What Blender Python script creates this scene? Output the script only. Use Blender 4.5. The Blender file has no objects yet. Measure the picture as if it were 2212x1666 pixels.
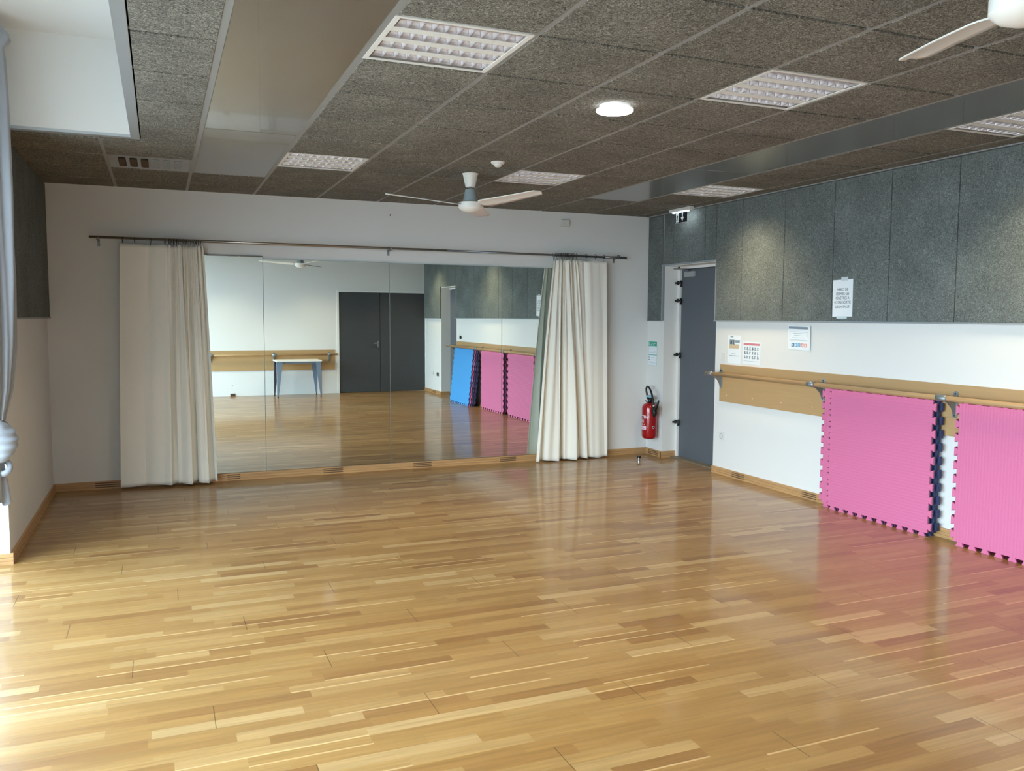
import bpy, bmesh, math, random
from mathutils import Vector, Matrix

random.seed(7)
C = bpy.context.scene.collection
PI = math.pi

# ------------------------------------------------------------------ camera
cd = bpy.data.cameras.new('camera')
cam = bpy.data.objects.new('camera', cd)
C.objects.link(cam)
cd.sensor_width = 36.0
cd.lens = 1832.3 / 2212 * 36.0
cd.clip_start = 0.02
_r = Vector((0.92382644, -0.3827794, 0.00496404))
_u = Vector((0.02631632, 0.07643959, 0.99672686))
_f = Vector((0.38190596, 0.92067199, -0.08069026))
M = Matrix.Identity(4)
for i in range(3):
    M[i][0] = _r[i]; M[i][1] = _u[i]; M[i][2] = -_f[i]
M.translation = Vector((-0.26719, -3.28514, 1.59658))
cam.matrix_world = M
bpy.context.scene.camera = cam

# ------------------------------------------------------------------ world, daylight, exposure
vs = bpy.context.scene.view_settings
vs.view_transform = 'Standard'
vs.look = 'None'
vs.gamma = 1.0
vs.use_curve_mapping = False
vs.exposure = 0.0
cy = bpy.context.scene.cycles
cy.max_bounces = 10
cy.diffuse_bounces = 6
cy.glossy_bounces = 5
cy.transparent_max_bounces = 8
cy.sample_clamp_indirect = 6.0
cy.caustics_reflective = True
cy.caustics_refractive = False
cy.use_denoising = True

SKY = 18.4
w = bpy.data.worlds.new('sky')
bpy.context.scene.world = w
w.use_nodes = True
bg = w.node_tree.nodes['Background']
bg.inputs[0].default_value = (0.70, 0.87, 1.04, 1)
bg.inputs[1].default_value = SKY

# room dimensions (metres)
CH = 2.755          # suspended ceiling
YF = 5.281          # far (mirror) wall
YN = -3.79          # near wall, behind the camera
XR = 5.005          # right wall
XL = -1.19          # left wall pier
XW = -1.55          # window plane
YP = 2.87           # pier / recess far end
XC = -0.41          # edge of the suspended ceiling over the window bay
RT = 3.35           # top of the recess
WT = 2.62           # window head

def portal(y0, y1, z0, z1):
    l = bpy.data.lights.new('daylight_portal', 'AREA')
    l.shape = 'RECTANGLE'; l.size = z1 - z0; l.size_y = y1 - y0
    l.cycles.is_portal = True
    o = bpy.data.objects.new('daylight_portal', l)
    C.objects.link(o)
    o.location = (XW - 0.06, (y0 + y1) / 2, (z0 + z1) / 2)
    o.rotation_euler = (0, -PI / 2, 0)
portal(YN, YP, 0.0, WT)

# ------------------------------------------------------------------ materials
def lin(c):
    return tuple((x / 12.92 if x <= 0.04045 else ((x + 0.055) / 1.055) ** 2.4) for x in (v / 255 for v in c))

def mat(name, rgb, rough=0.5, metal=0.0, spec=0.5, coat=0.0, emit=None, es=0.0, noise=None, bump=None, sheen=0.0):
    m = bpy.data.materials.new(name); m.use_nodes = True
    nt = m.node_tree; b = nt.nodes['Principled BSDF']
    c = lin(rgb) + (1,)
    b.inputs['Base Color'].default_value = c
    b.inputs['Roughness'].default_value = rough
    b.inputs['Metallic'].default_value = metal
    b.inputs['Specular IOR Level'].default_value = spec
    b.inputs['Coat Weight'].default_value = coat
    if sheen: b.inputs['Sheen Weight'].default_value = sheen
    if emit:
        b.inputs['Emission Color'].default_value = lin(emit) + (1,)
        b.inputs['Emission Strength'].default_value = es
    if noise or bump:
        tc = nt.nodes.new('ShaderNodeTexCoord')
    if noise:
        sc, amt = noise
        n = nt.nodes.new('ShaderNodeTexNoise'); n.inputs['Scale'].default_value = sc; n.inputs['Detail'].default_value = 4
        r = nt.nodes.new('ShaderNodeMapRange')
        r.inputs[1].default_value = 0.3; r.inputs[2].default_value = 0.7
        r.inputs[3].default_value = 1 - amt; r.inputs[4].default_value = 1 + amt
        mx = nt.nodes.new('ShaderNodeVectorMath'); mx.operation = 'SCALE'
        mx.inputs[0].default_value = c[:3]
        nt.links.new(tc.outputs['Object'], n.inputs['Vector'])
        nt.links.new(n.outputs['Fac'], r.inputs[0])
        nt.links.new(r.outputs[0], mx.inputs['Scale'])
        nt.links.new(mx.outputs[0], b.inputs['Base Color'])
    if bump:
        sc, st, di = bump
        n2 = nt.nodes.new('ShaderNodeTexNoise'); n2.inputs['Scale'].default_value = sc; n2.inputs['Detail'].default_value = 3
        bp = nt.nodes.new('ShaderNodeBump'); bp.inputs['Strength'].default_value = st; bp.inputs['Distance'].default_value = di
        nt.links.new(tc.outputs['Object'], n2.inputs['Vector'])
        nt.links.new(n2.outputs['Fac'], bp.inputs['Height'])
        nt.links.new(bp.outputs[0], b.inputs['Normal'])
    return m

def fibre_mat(name, dark, mid, light, scale=(1, 1, 1)):
    """felted wood-fibre board: short light strands over a darker ground"""
    m = bpy.data.materials.new(name); m.use_nodes = True
    nt = m.node_tree; N = nt.nodes; L = nt.links; b = N['Principled BSDF']
    tc = N.new('ShaderNodeTexCoord'); mp = N.new('ShaderNodeMapping'); mp.inputs['Scale'].default_value = scale
    L.new(tc.outputs['Object'], mp.inputs['Vector'])
    n1 = N.new('ShaderNodeTexNoise'); n1.inputs['Scale'].default_value = 60; n1.inputs['Detail'].default_value = 5
    n1.inputs['Roughness'].default_value = 0.75; n1.inputs['Distortion'].default_value = 2.2
    L.new(mp.outputs[0], n1.inputs['Vector'])
    cr = N.new('ShaderNodeValToRGB')
    e = cr.color_ramp.elements
    e[0].position = 0.34; e[0].color = lin(dark) + (1,)
    e[1].position = 0.66; e[1].color = lin(light) + (1,)
    k = e.new(0.5); k.color = lin(mid) + (1,)
    L.new(n1.outputs['Fac'], cr.inputs[0])
    n2 = N.new('ShaderNodeTexNoise'); n2.inputs['Scale'].default_value = 3.5; n2.inputs['Detail'].default_value = 5
    L.new(mp.outputs[0], n2.inputs['Vector'])
    r = N.new('ShaderNodeMapRange'); r.inputs[1].default_value = .3; r.inputs[2].default_value = .7
    r.inputs[3].default_value = .86; r.inputs[4].default_value = 1.14
    L.new(n2.outputs['Fac'], r.inputs[0])
    v = N.new('ShaderNodeVectorMath'); v.operation = 'SCALE'
    L.new(cr.outputs[0], v.inputs[0]); L.new(r.outputs[0], v.inputs['Scale'])
    L.new(v.outputs[0], b.inputs['Base Color'])
    bp = N.new('ShaderNodeBump'); bp.inputs['Strength'].default_value = .5; bp.inputs['Distance'].default_value = .003
    L.new(n1.outputs['Fac'], bp.inputs['Height']); L.new(bp.outputs[0], b.inputs['Normal'])
    b.inputs['Roughness'].default_value = .95; b.inputs['Specular IOR Level'].default_value = .1
    return m

def parquet_mat():
    m = bpy.data.materials.new('oak_parquet'); m.use_nodes = True
    nt = m.node_tree; N = nt.nodes; L = nt.links; b = N['Principled BSDF']
    geo = N.new('ShaderNodeNewGeometry')
    sp = N.new('ShaderNodeSeparateXYZ'); L.new(geo.outputs['Position'], sp.inputs[0])
    def mth(op, a, c=None, clamp=False):
        n = N.new('ShaderNodeMath'); n.operation = op; n.use_clamp = clamp
        for i, x in enumerate((a, c)):
            if x is None: continue
            if isinstance(x, (int, float)): n.inputs[i].default_value = x
            else: L.new(x, n.inputs[i])
        return n.outputs[0]
    SW = 0.069
    yy = mth('ADD', sp.outputs['Y'], 20.0)
    xx = mth('ADD', sp.outputs['X'], 20.0)
    ry = mth('DIVIDE', yy, SW)
    row = mth('FLOOR', ry); fy = mth('FRACT', ry)
    brow = mth('FLOOR', mth('DIVIDE', row, 3.0))
    # staves: random lengths from a 1-D voronoi along the row
    wv = mth('ADD', mth('DIVIDE', xx, 0.52), mth('MULTIPLY', row, 137.31))
    vo = N.new('ShaderNodeTexVoronoi'); vo.voronoi_dimensions = '1D'; vo.inputs['Scale'].default_value = 1.0
    vo.inputs['Randomness'].default_value = 0.8
    L.new(wv, vo.inputs['W'])
    sc = N.new('ShaderNodeSeparateColor'); L.new(vo.outputs['Color'], sc.inputs[0])
    rnd = sc.outputs[0]; rnd2 = sc.outputs[1]
    cr = N.new('ShaderNodeValToRGB'); L.new(rnd, cr.inputs[0])
    e = cr.color_ramp.elements
    e[0].position = 0.0; e[0].color = lin((124, 85, 42)) + (1,)
    e[1].position = 1.0; e[1].color = lin((166, 136, 92)) + (1,)
    k = e.new(0.22); k.color = lin((138, 101, 53)) + (1,)
    k = e.new(0.60); k.color = lin((145, 109, 60)) + (1,)
    k = e.new(0.90); k.color = lin((152, 118, 70)) + (1,)
    # grain
    cx = N.new('ShaderNodeCombineXYZ')
    L.new(mth('ADD', mth('MULTIPLY', xx, 2.6), mth('MULTIPLY', rnd2, 31.0)), cx.inputs[0])
    L.new(mth('MULTIPLY', yy, 60.0), cx.inputs[1]); L.new(mth('MULTIPLY', rnd, 17.0), cx.inputs[2])
    gn = N.new('ShaderNodeTexNoise'); gn.inputs['Scale'].default_value = 1.0; gn.inputs['Detail'].default_value = 5
    gn.inputs['Distortion'].default_value = 0.6
    L.new(cx.outputs[0], gn.inputs['Vector'])
    gr = N.new('ShaderNodeMapRange'); gr.inputs[1].default_value = .25; gr.inputs[2].default_value = .75
    gr.inputs[3].default_value = .80; gr.inputs[4].default_value = 1.15
    L.new(gn.outputs['Fac'], gr.inputs[0])
    big = N.new('ShaderNodeTexNoise'); big.inputs['Scale'].default_value = .9; L.new(geo.outputs['Position'], big.inputs['Vector'])
    br = N.new('ShaderNodeMapRange'); br.inputs[1].default_value = .3; br.inputs[2].default_value = .7
    br.inputs[3].default_value = .95; br.inputs[4].default_value = 1.05; L.new(big.outputs['Fac'], br.inputs[0])
    # board end joints (every 2.2 m) and long joints
    bl = mth('ADD', mth('DIVIDE', xx, 2.2), mth('FRACT', mth('MULTIPLY', brow, 0.381)))
    fe = mth('FRACT', bl)
    dend = mth('MINIMUM', fe, mth('SUBTRACT', 1.0, fe))
    jend = mth('GREATER_THAN', dend, 0.0009)
    fb = mth('FRACT', mth('DIVIDE', ry, 3.0))
    dlong = mth('MINIMUM', fb, mth('SUBTRACT', 1.0, fb))
    jlong = mth('GREATER_THAN', dlong, 0.0045)
    d2 = mth('MINIMUM', fy, mth('SUBTRACT', 1.0, fy))
    jst = mth('GREATER_THAN', d2, 0.008)
    j = mth('MULTIPLY', mth('ADD', mth('MULTIPLY', jend, .55), .45), mth('ADD', mth('MULTIPLY', jlong, .18), .82))
    j = mth('MULTIPLY', j, mth('ADD', mth('MULTIPLY', jst, .06), .94))
    tot = mth('MULTIPLY', mth('MULTIPLY', gr.outputs[0], br.outputs[0]), j)
    v = N.new('ShaderNodeVectorMath'); v.operation = 'SCALE'
    # pale sapwood streak along the edge of some staves
    sap = mth('MULTIPLY', mth('GREATER_THAN', sc.outputs[2], .86), mth('LESS_THAN', fy, .14))
    sm = N.new('ShaderNodeMix'); sm.data_type = 'RGBA'; L.new(mth('MULTIPLY', sap, .55), sm.inputs[0])
    L.new(cr.outputs[0], sm.inputs[6]); sm.inputs[7].default_value = lin((204, 172, 122)) + (1,)
    L.new(sm.outputs[2], v.inputs[0]); L.new(tot, v.inputs['Scale'])
    L.new(v.outputs[0], b.inputs['Base Color'])
    b.inputs['Roughness'].default_value = 0.46
    b.inputs['Specular IOR Level'].default_value = 0.55
    b.inputs['Coat Weight'].default_value = 0.5
    b.inputs['Coat Roughness'].default_value = 0.10
    bp = N.new('ShaderNodeBump'); bp.inputs['Strength'].default_value = .12; bp.inputs['Distance'].default_value = .001
    L.new(gn.outputs['Fac'], bp.inputs['Height']); L.new(bp.outputs[0], b.inputs['Normal'])
    return m

def wood_mat(name, rgb, axis, rough=.45, amt=.16, coat=0.0):
    m = mat(name, rgb, rough, coat=coat)
    nt = m.node_tree; N = nt.nodes; L = nt.links; b = N['Principled BSDF']
    geo = N.new('ShaderNodeNewGeometry'); mp = N.new('ShaderNodeMapping')
    s = [70, 70, 70]; s['xyz'.index(axis)] = 3
    mp.inputs['Scale'].default_value = s
    L.new(geo.outputs['Position'], mp.inputs['Vector'])
    n = N.new('ShaderNodeTexNoise'); n.inputs['Scale'].default_value = 1; n.inputs['Detail'].default_value = 4; n.inputs['Distortion'].default_value = .5
    L.new(mp.outputs[0], n.inputs['Vector'])
    r = N.new('ShaderNodeMapRange'); r.inputs[1].default_value = .3; r.inputs[2].default_value = .7
    r.inputs[3].default_value = 1 - amt; r.inputs[4].default_value = 1 + amt; L.new(n.outputs['Fac'], r.inputs[0])
    v = N.new('ShaderNodeVectorMath'); v.operation = 'SCALE'; v.inputs[0].default_value = lin(rgb)
    L.new(r.outputs[0], v.inputs['Scale']); L.new(v.outputs[0], b.inputs['Base Color'])
    return m

def ridge_mat(name, rgb, axis):
    """foam mat face with fine moulded ridges along one axis (world y or z)"""
    m = mat(name, rgb, .55, spec=.3)
    nt = m.node_tree; N = nt.nodes; L = nt.links; b = N['Principled BSDF']
    geo = N.new('ShaderNodeNewGeometry'); sp = N.new('ShaderNodeSeparateXYZ'); L.new(geo.outputs['Position'], sp.inputs[0])
    a = N.new('ShaderNodeMath'); a.operation = 'MULTIPLY'; a.inputs[1].default_value = 2 * PI / .024
    L.new(sp.outputs[axis.upper()], a.inputs[0])
    s = N.new('ShaderNodeMath'); s.operation = 'SINE'; L.new(a.outputs[0], s.inputs[0])
    bp = N.new('ShaderNodeBump'); bp.inputs['Strength'].default_value = .9; bp.inputs['Distance'].default_value = .0005
    L.new(s.outputs[0], bp.inputs['Height']); L.new(bp.outputs[0], b.inputs['Normal'])
    n = N.new('ShaderNodeTexNoise'); n.inputs['Scale'].default_value = 260; n.inputs['Detail'].default_value = 2
    L.new(geo.outputs['Position'], n.inputs['Vector'])
    r = N.new('ShaderNodeMapRange'); r.inputs[1].default_value = .3; r.inputs[2].default_value = .7
    r.inputs[3].default_value = .93; r.inputs[4].default_value = 1.07; L.new(n.outputs['Fac'], r.inputs[0])
    v = N.new('ShaderNodeVectorMath'); v.operation = 'SCALE'; v.inputs[0].default_value = lin(rgb)
    L.new(r.outputs[0], v.inputs['Scale']); L.new(v.outputs[0], b.inputs['Base Color'])
    return m

def glass_mat():
    m = bpy.data.materials.new('window_glass'); m.use_nodes = True
    nt = m.node_tree; N = nt.nodes; L = nt.links
    N.remove(N['Principled BSDF'])
    t = N.new('ShaderNodeBsdfTransparent'); t.inputs[0].default_value = (.94, .97, .96, 1)
    g = N.new('ShaderNodeBsdfGlossy'); g.inputs['Roughness'].default_value = 0
    mx = N.new('ShaderNodeMixShader'); lw = N.new('ShaderNodeLayerWeight'); lw.inputs[0].default_value = .5
    pw = N.new('ShaderNodeMath'); pw.operation = 'POWER'; pw.inputs[1].default_value = 5
    ma = N.new('ShaderNodeMath'); ma.operation = 'MULTIPLY_ADD'; ma.inputs[1].default_value = .9; ma.inputs[2].default_value = .035
    L.new(lw.outputs['Facing'], pw.inputs[0]); L.new(pw.outputs[0], ma.inputs[0])
    L.new(ma.outputs[0], mx.inputs[0]); L.new(t.outputs[0], mx.inputs[1]); L.new(g.outputs[0], mx.inputs[2])
    L.new(mx.outputs[0], N['Material Output'].inputs[0])
    return m

MT = dict(
    wall=mat('white_wall_paint', (222, 220, 217), .75, spec=.25, bump=(220, .12, .0008)),
    floor=parquet_mat(),
    ceil=fibre_mat('grey_fibre_ceiling', (55, 52, 48), (112, 108, 100), (178, 174, 164)),
    panel=fibre_mat('grey_fibre_wall_panel', (72, 76, 75), (102, 107, 105), (142, 145, 140)),
    grid=mat('grey_ceiling_bar', (138, 136, 133), .45, spec=.4),
    white=mat('white_enamel', (228, 226, 222), .35),
    strip=mat('satin_metal_strip', (134, 131, 126), .20, metal=.55, spec=.5, coat=.3, noise=(1.5, .03)),
    skirt=wood_mat('oak_skirting', (184, 142, 96), 'x', .4),
    skirty=wood_mat('oak_skirting_lengthways', (184, 142, 96), 'y', .4),
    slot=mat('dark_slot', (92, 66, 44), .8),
    slotgroove=mat('skirting_groove', (112, 74, 42), .7),
    board=wood_mat('mdf_backing_board', (176, 142, 98), 'y', .6, .04),
    bar=wood_mat('beech_handrail', (176, 140, 98), 'y', .38, .12),
    barx=wood_mat('beech_handrail_far', (176, 140, 98), 'x', .38, .12),
    steel=mat('cast_steel', (140, 144, 146), .45, metal=.6),
    rod=mat('brushed_rod', (176, 168, 156), .28, metal=.9),
    rodr=mat('grey_steel_rod', (120, 122, 124), .35, metal=.8),
    ring=mat('black_ring', (26, 22, 20), .5),
    alu=mat('aluminium_trim', (176, 180, 184), .4, metal=.5),
    cloth=mat('cream_curtain_cloth', (238, 233, 222), .9, spec=.1, sheen=.2, bump=(500, .15, .0006)),
    gcloth=mat('grey_curtain_cloth', (150, 152, 158), .75, spec=.25, sheen=.3, bump=(500, .12, .0006)),
    mirror=mat('mirror_silver', (226, 232, 228), .0, metal=1.0),
    mirredge=mat('mirror_edge', (28, 26, 24), .5),
    mirline=mat('mirror_edge_highlight', (196, 214, 212), .15, metal=.3),  # pale tone paints the bright highlight along the mirror edges
    door=mat('slate_grey_door', (92, 96, 103), .5, spec=.3, noise=(60, .03)),
    ddoor=mat('dark_grey_door', (68, 70, 72), .5, spec=.3, noise=(30, .05)),
    black=mat('black_plastic', (18, 18, 20), .4),
    grey=mat('grey_plastic', (140, 146, 150), .45),
    pale=mat('pale_grey_plastic', (214, 214, 210), .4),
    fan=mat('white_fan_enamel', (232, 228, 222), .3),
    fang=mat('grey_fan_shroud', (150, 160, 162), .4),
    louv=mat('louvre_metal', (216, 208, 208), .24, metal=.75),
    tube=mat('fluorescent_tube', (240, 240, 235), .3, emit=(255, 244, 226), es=2.0),
    led=mat('led_diffuser', (250, 250, 250), .4, emit=(246, 250, 255), es=5.0),
    pinkh=ridge_mat('pink_foam_cross_ridges', (206, 110, 150), 'z'),
    pinkv=ridge_mat('pink_foam_upright_ridges', (206, 110, 150), 'y'),
    blueh=ridge_mat('blue_foam_upright_ridges', (72, 150, 212), 'y'),
    navy=mat('navy_foam', (58, 66, 104), .6, spec=.3),
    maroon=mat('maroon_shaded_pink', (120, 34, 62), .6, spec=.3),  # on the mats: pink foam painted as it looks in shade; also extinguisher lettering
    red=mat('extinguisher_red', (158, 14, 24), .22, coat=.5),
    label=mat('pale_label', (226, 196, 204), .5),
    ink=mat('dark_ink', (52, 56, 66), .8),
    paleink=mat('pale_ink', (150, 160, 176), .8),
    paper=mat('white_paper', (232, 236, 240), .7),
    sleeve=mat('clear_tape', (190, 198, 202), .25),
    green=mat('green_print', (60, 160, 136), .6),
    redp=mat('red_print', (212, 128, 138), .6),
    dblue=mat('dark_blue_print', (48, 104, 140), .6),
    lblue=mat('light_blue_print', (112, 170, 208), .6),
    orange=mat('orange_print', (226, 124, 104), .6),
    peach=mat('peach_print', (236, 164, 148), .6),
    tan=mat('tan_print', (206, 184, 152), .6),
    greyp=mat('grey_print', (134, 146, 156), .6),
    signbg=mat('sign_black_panel', (12, 22, 30), .3),
    signfg=mat('sign_white_pictogram', (225, 232, 232), .5, emit=(220, 240, 240), es=.15),
    signlamp=mat('sign_lamp_tube', (240, 250, 255), .3, emit=(225, 242, 255), es=5.0),
    glass=glass_mat(),
    wframe=mat('white_window_frame', (226, 228, 230), .4),
    ground=mat('bounce_ground_outside', (150, 150, 148), .9, noise=(2, .1)),
    tabletop=mat('white_laminate', (232, 230, 224), .35),
    tableleg=mat('blue_grey_table_leg', (126, 140, 158), .4, metal=.2),
    brown=mat('dark_brown_wood', (78, 50, 34), .6),
    chrome=mat('chrome', (210, 210, 210), .12, metal=1),
    bluecap=mat('pale_blue_plastic', (128, 186, 208), .35),
    thresh=mat('dull_threshold', (132, 122, 104), .5, metal=.3),
    dark=mat('dark_void', (10, 10, 10), .9),
)

# ------------------------------------------------------------------ mesh helpers
def box(bm, x0, x1, y0, y1, z0, z1):
    v = [bm.verts.new(p) for p in ((x0, y0, z0), (x1, y0, z0), (x1, y1, z0), (x0, y1, z0),
                                   (x0, y0, z1), (x1, y0, z1), (x1, y1, z1), (x0, y1, z1))]
    for f in ((3, 2, 1, 0), (4, 5, 6, 7), (0, 1, 5, 4), (1, 2, 6, 5), (2, 3, 7, 6), (3, 0, 4, 7)):
        bm.faces.new([v[i] for i in f])
    return v

def tube(bm, pts, rad, n=12, caps=True):
    pts = [Vector(p) for p in pts]
    rads = rad if isinstance(rad, (list, tuple)) else [rad] * len(pts)
    rings = []; up = None
    for i, p in enumerate(pts):
        t = (pts[min(i + 1, len(pts) - 1)] - pts[max(i - 1, 0)]).normalized()
        if up is None:
            up = Vector((0, 0, 1)) if abs(t.z) < .9 else Vector((1, 0, 0))
        a = (up - t * up.dot(t)).normalized(); up = a
        b = t.cross(a)
        rings.append([bm.verts.new(p + rads[i] * (math.cos(2 * PI * k / n) * a + math.sin(2 * PI * k / n) * b)) for k in range(n)])
    for r0, r1 in zip(rings, rings[1:]):
        for k in range(n):
            f = bm.faces.new((r0[k], r0[(k + 1) % n], r1[(k + 1) % n], r1[k])); f.smooth = True
    if caps:
        bm.faces.new(rings[0][::-1]); bm.faces.new(rings[-1])

def lathe(bm, prof, cx=0, cy=0, n=32, axis='z', smooth=True):
    """prof: (radius, height) pairs; closes at radius 0"""
    rings = []
    def P(r, h, a):
        if axis == 'z': return (cx + r * math.cos(a), cy + r * math.sin(a), h)
        if axis == 'x': return (h, cx + r * math.cos(a), cy + r * math.sin(a))
        return (cx + r * math.cos(a), h, cy + r * math.sin(a))
    for r, h in prof:
        if r < 1e-6: rings.append([bm.verts.new(P(0, h, 0))])
        else: rings.append([bm.verts.new(P(r, h, 2 * PI * k / n)) for k in range(n)])
    for a, b in zip(rings, rings[1:]):
        for k in range(n):
            q = (k + 1) % n
            if len(a) == 1 and len(b) == 1: continue
            if len(a) == 1: f = bm.faces.new((a[0], b[q], b[k]))
            elif len(b) == 1: f = bm.faces.new((a[k], a[q], b[0]))
            else: f = bm.faces.new((a[k], a[q], b[q], b[k]))
            f.smooth = smooth

def prism(bm, poly, fn, d0, d1):
    """extrude a 2-D polygon: fn(u, v, d) -> point"""
    a = [bm.verts.new(fn(u, v, d0)) for u, v in poly]
    b = [bm.verts.new(fn(u, v, d1)) for u, v in poly]
    bm.faces.new(a); bm.faces.new(b[::-1])
    n = len(poly)
    for k in range(n):
        bm.faces.new((a[k], b[k], b[(k + 1) % n], a[(k + 1) % n]))

def obj(name, bm, m, parent=None, bevel=0, solid=0, sharp=None):
    bmesh.ops.recalc_face_normals(bm, faces=bm.faces)
    me = bpy.data.meshes.new(name); bm.to_mesh(me); bm.free()
    if m: me.materials.append(m)
    o = bpy.data.objects.new(name, me); C.objects.link(o)
    if parent: o.parent = parent
    if bevel:
        md = o.modifiers.new('bevel', 'BEVEL'); md.width = bevel; md.segments = 2; md.limit_method = 'ANGLE'
    if sharp:
        for p in me.polygons: p.use_smooth = True
        me.set_sharp_from_angle(angle=sharp)
    return o

def B(*boxes):
    bm = bmesh.new()
    for b in boxes: box(bm, *b)
    return bm

def thing(name, label, cat, loc=(0, 0, 0), rz=0, group=None):
    o = bpy.data.objects.new(name, None); C.objects.link(o)
    o.empty_display_size = .1
    o.location = loc; o.rotation_euler = (0, 0, rz)
    o['label'] = label; o['category'] = cat
    if group: o['group'] = group
    return o

def tag(o, label, cat, group=None):
    o['label'] = label; o['category'] = cat
    if group: o['group'] = group
    return o

def struct(name, bm, m, parent=None, **k):
    o = obj(name, bm, m, parent, **k)
    if not parent: o['kind'] = 'structure'
    return o

def dup(root, loc, rz, label):
    r = root.copy(); C.objects.link(r); r.location = loc; r.rotation_euler = (0, 0, rz); r['label'] = label
    for ch in list(root.children):
        c = ch.copy(); C.objects.link(c); c.parent = r
        for g in list(ch.children):
            d = g.copy(); C.objects.link(d); d.parent = c
    return r

def text_mesh(bm, s, size, fn, align='CENTER', d=.0003):
    cu = bpy.data.curves.new('t', 'FONT'); cu.body = s; cu.size = size; cu.align_x = align
    to = bpy.data.objects.new('t', cu); C.objects.link(to)
    dg = bpy.context.evaluated_depsgraph_get(); dg.update()
    me = bpy.data.meshes.new_from_object(to.evaluated_get(dg))
    vs_ = [bm.verts.new(fn(v.co.x, v.co.y, d)) for v in me.vertices]
    for p in me.polygons:
        try: bm.faces.new([vs_[i] for i in p.vertices])
        except ValueError: pass
    bpy.data.objects.remove(to); bpy.data.curves.remove(cu); bpy.data.meshes.remove(me)

# ------------------------------------------------------------------ room shell
struct('floor', B((XW - .1, XR + .4, YN - .2, YF + .1, -.12, 0)), MT['floor'])
wf = struct('wall_far', B((XL - .4, XR + .5, YF, YF + .2, -.12, 3.6)), MT['wall'])
wn = struct('wall_near', B((XW - .3, 3.15, YN - .25, YN, -.12, 3.6), (3.15, XR + .4, YN - .25, YN, 2.10, 3.6),
                           (3.15, XR + .4, YN - .25, YN - .12, -.12, 2.10)), MT['wall'])
# right wall with two door recesses
D1 = (3.97, 4.945, 2.17)     # y0, y1, top
D2 = (-2.66, -1.70, 2.17)
struct('wall_right', B((XR, XR + .35, YN, D2[0], 0, 3.6), (XR, XR + .35, D2[0], D2[1], D2[2], 3.6),
                       (XR, XR + .35, D2[1], D1[0], 0, 3.6), (XR, XR + .35, D1[0], D1[1], D1[2], 3.6),
                       (XR, XR + .35, D1[1], YF, 0, 3.6),
                       (XR + .30, XR + .35, D2[0], D2[1], 0, D2[2]), (XR + .30, XR + .35, D1[0], D1[1], 0, D1[2])), MT['wall'])
# left wall: solid pier, low upstand and head around the window band
struct('wall_left', B((XW - .15, XL, YP, YF, -.12, 3.6),
                      (XL, XC + .05, YP, YP + .06, CH + .012, RT + .1),
                      (XC, XC + .05, YN, YP, CH + .012, RT + .1),
                      (XW - .15, XW + .0, YN, YP, WT, 3.6)), MT['wall'])
struct('ceiling_window_bay', B((XW - .15, XC + .05, YN, YP + .05, RT, RT + .1)), MT['wall'])['kind'] = 'structure'

# suspended ceiling tiles
LUM = [(c, r) for c in (1, 4, 7) for r in (-5, 0, 5)]
bm = bmesh.new()
for c in range(-2, 9):
    for r in range(-7, 9):
        x0, x1, y0, y1 = .6 * c, .6 * c + .6, .6 * r, .6 * r + .6
        if c == 0 and r < 7: continue
        if c == 6 and r < 7: continue
        if (c, r) in LUM: continue
        if (c, r) == (-1, 6): continue
        x0 = max(x0, XL); x1 = min(x1, XR); y0 = max(y0, YN); y1 = min(y1, YF)
        if y0 < YP:
            if x1 <= XC + .06: continue
            x0 = max(x0, XC + .05)
            if x0 < XC + .06 and y0 < YP < y1:   # tile beside the recess corner
                box(bm, max(.6 * c, XL), XC + .04, YP + .05, y1, CH - .004, CH + .02)
        if c <= -2 and y0 < YP: continue
        if x1 - x0 < .02 or y1 - y0 < .02: continue
        g = .012
        box(bm, x0 + g, x1 - g, y0 + g, y1 - g, CH - .004, CH + .02)
bmx = bm
ceil = struct('ceiling', bmx, MT['ceil'], bevel=.003)
struct('ceiling_slab', B((XC + .03, XR + .1, YN, YF, CH + .16, CH + .22), (XL, XC + .05, YP + .05, YF, CH + .16, CH + .22)), MT['dark'])
# bars of the ceiling grid
bm = bmesh.new()
for c in range(-2, 9):
    x = .6 * c
    if x < XL: continue
    y0 = YN if x > XC else YP + .05
    ww = .02 if c in (0, 1, 6, 7) else .012
    box(bm, x - ww, x + ww, y0, YF, CH - .001, CH + .012)
struct('trim_1', bm, MT['grid'])
bm = bmesh.new()
for r in range(-6, 9):
    y = .6 * r
    x0 = XL if y > YP else XC + .04
    if r < 7:
        for a, b_ in ((x0, 0), (.6, 3.6), (4.2, XR)): box(bm, a, b_, y - .012, y + .012, CH + .006, CH + .015)
    else: box(bm, x0, XR, y - .012, y + .012, CH + .006, CH + .015)
struct('trim_2', bm, MT['grid'])
# perimeter angle, recess edge
struct('trim_3', B((XC, XC + .055, YN, YP + .055, CH - .006, CH + .012), (XL, XC, YP - .0, YP + .055, CH - .006, CH + .012)), MT['alu'])
struct('trim_4', B((XL, XR, YF - .02, YF, CH - .003, CH + .01), (XR - .045, XR, YN, YF, CH - .012, CH + .01)), MT['alu'])

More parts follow.
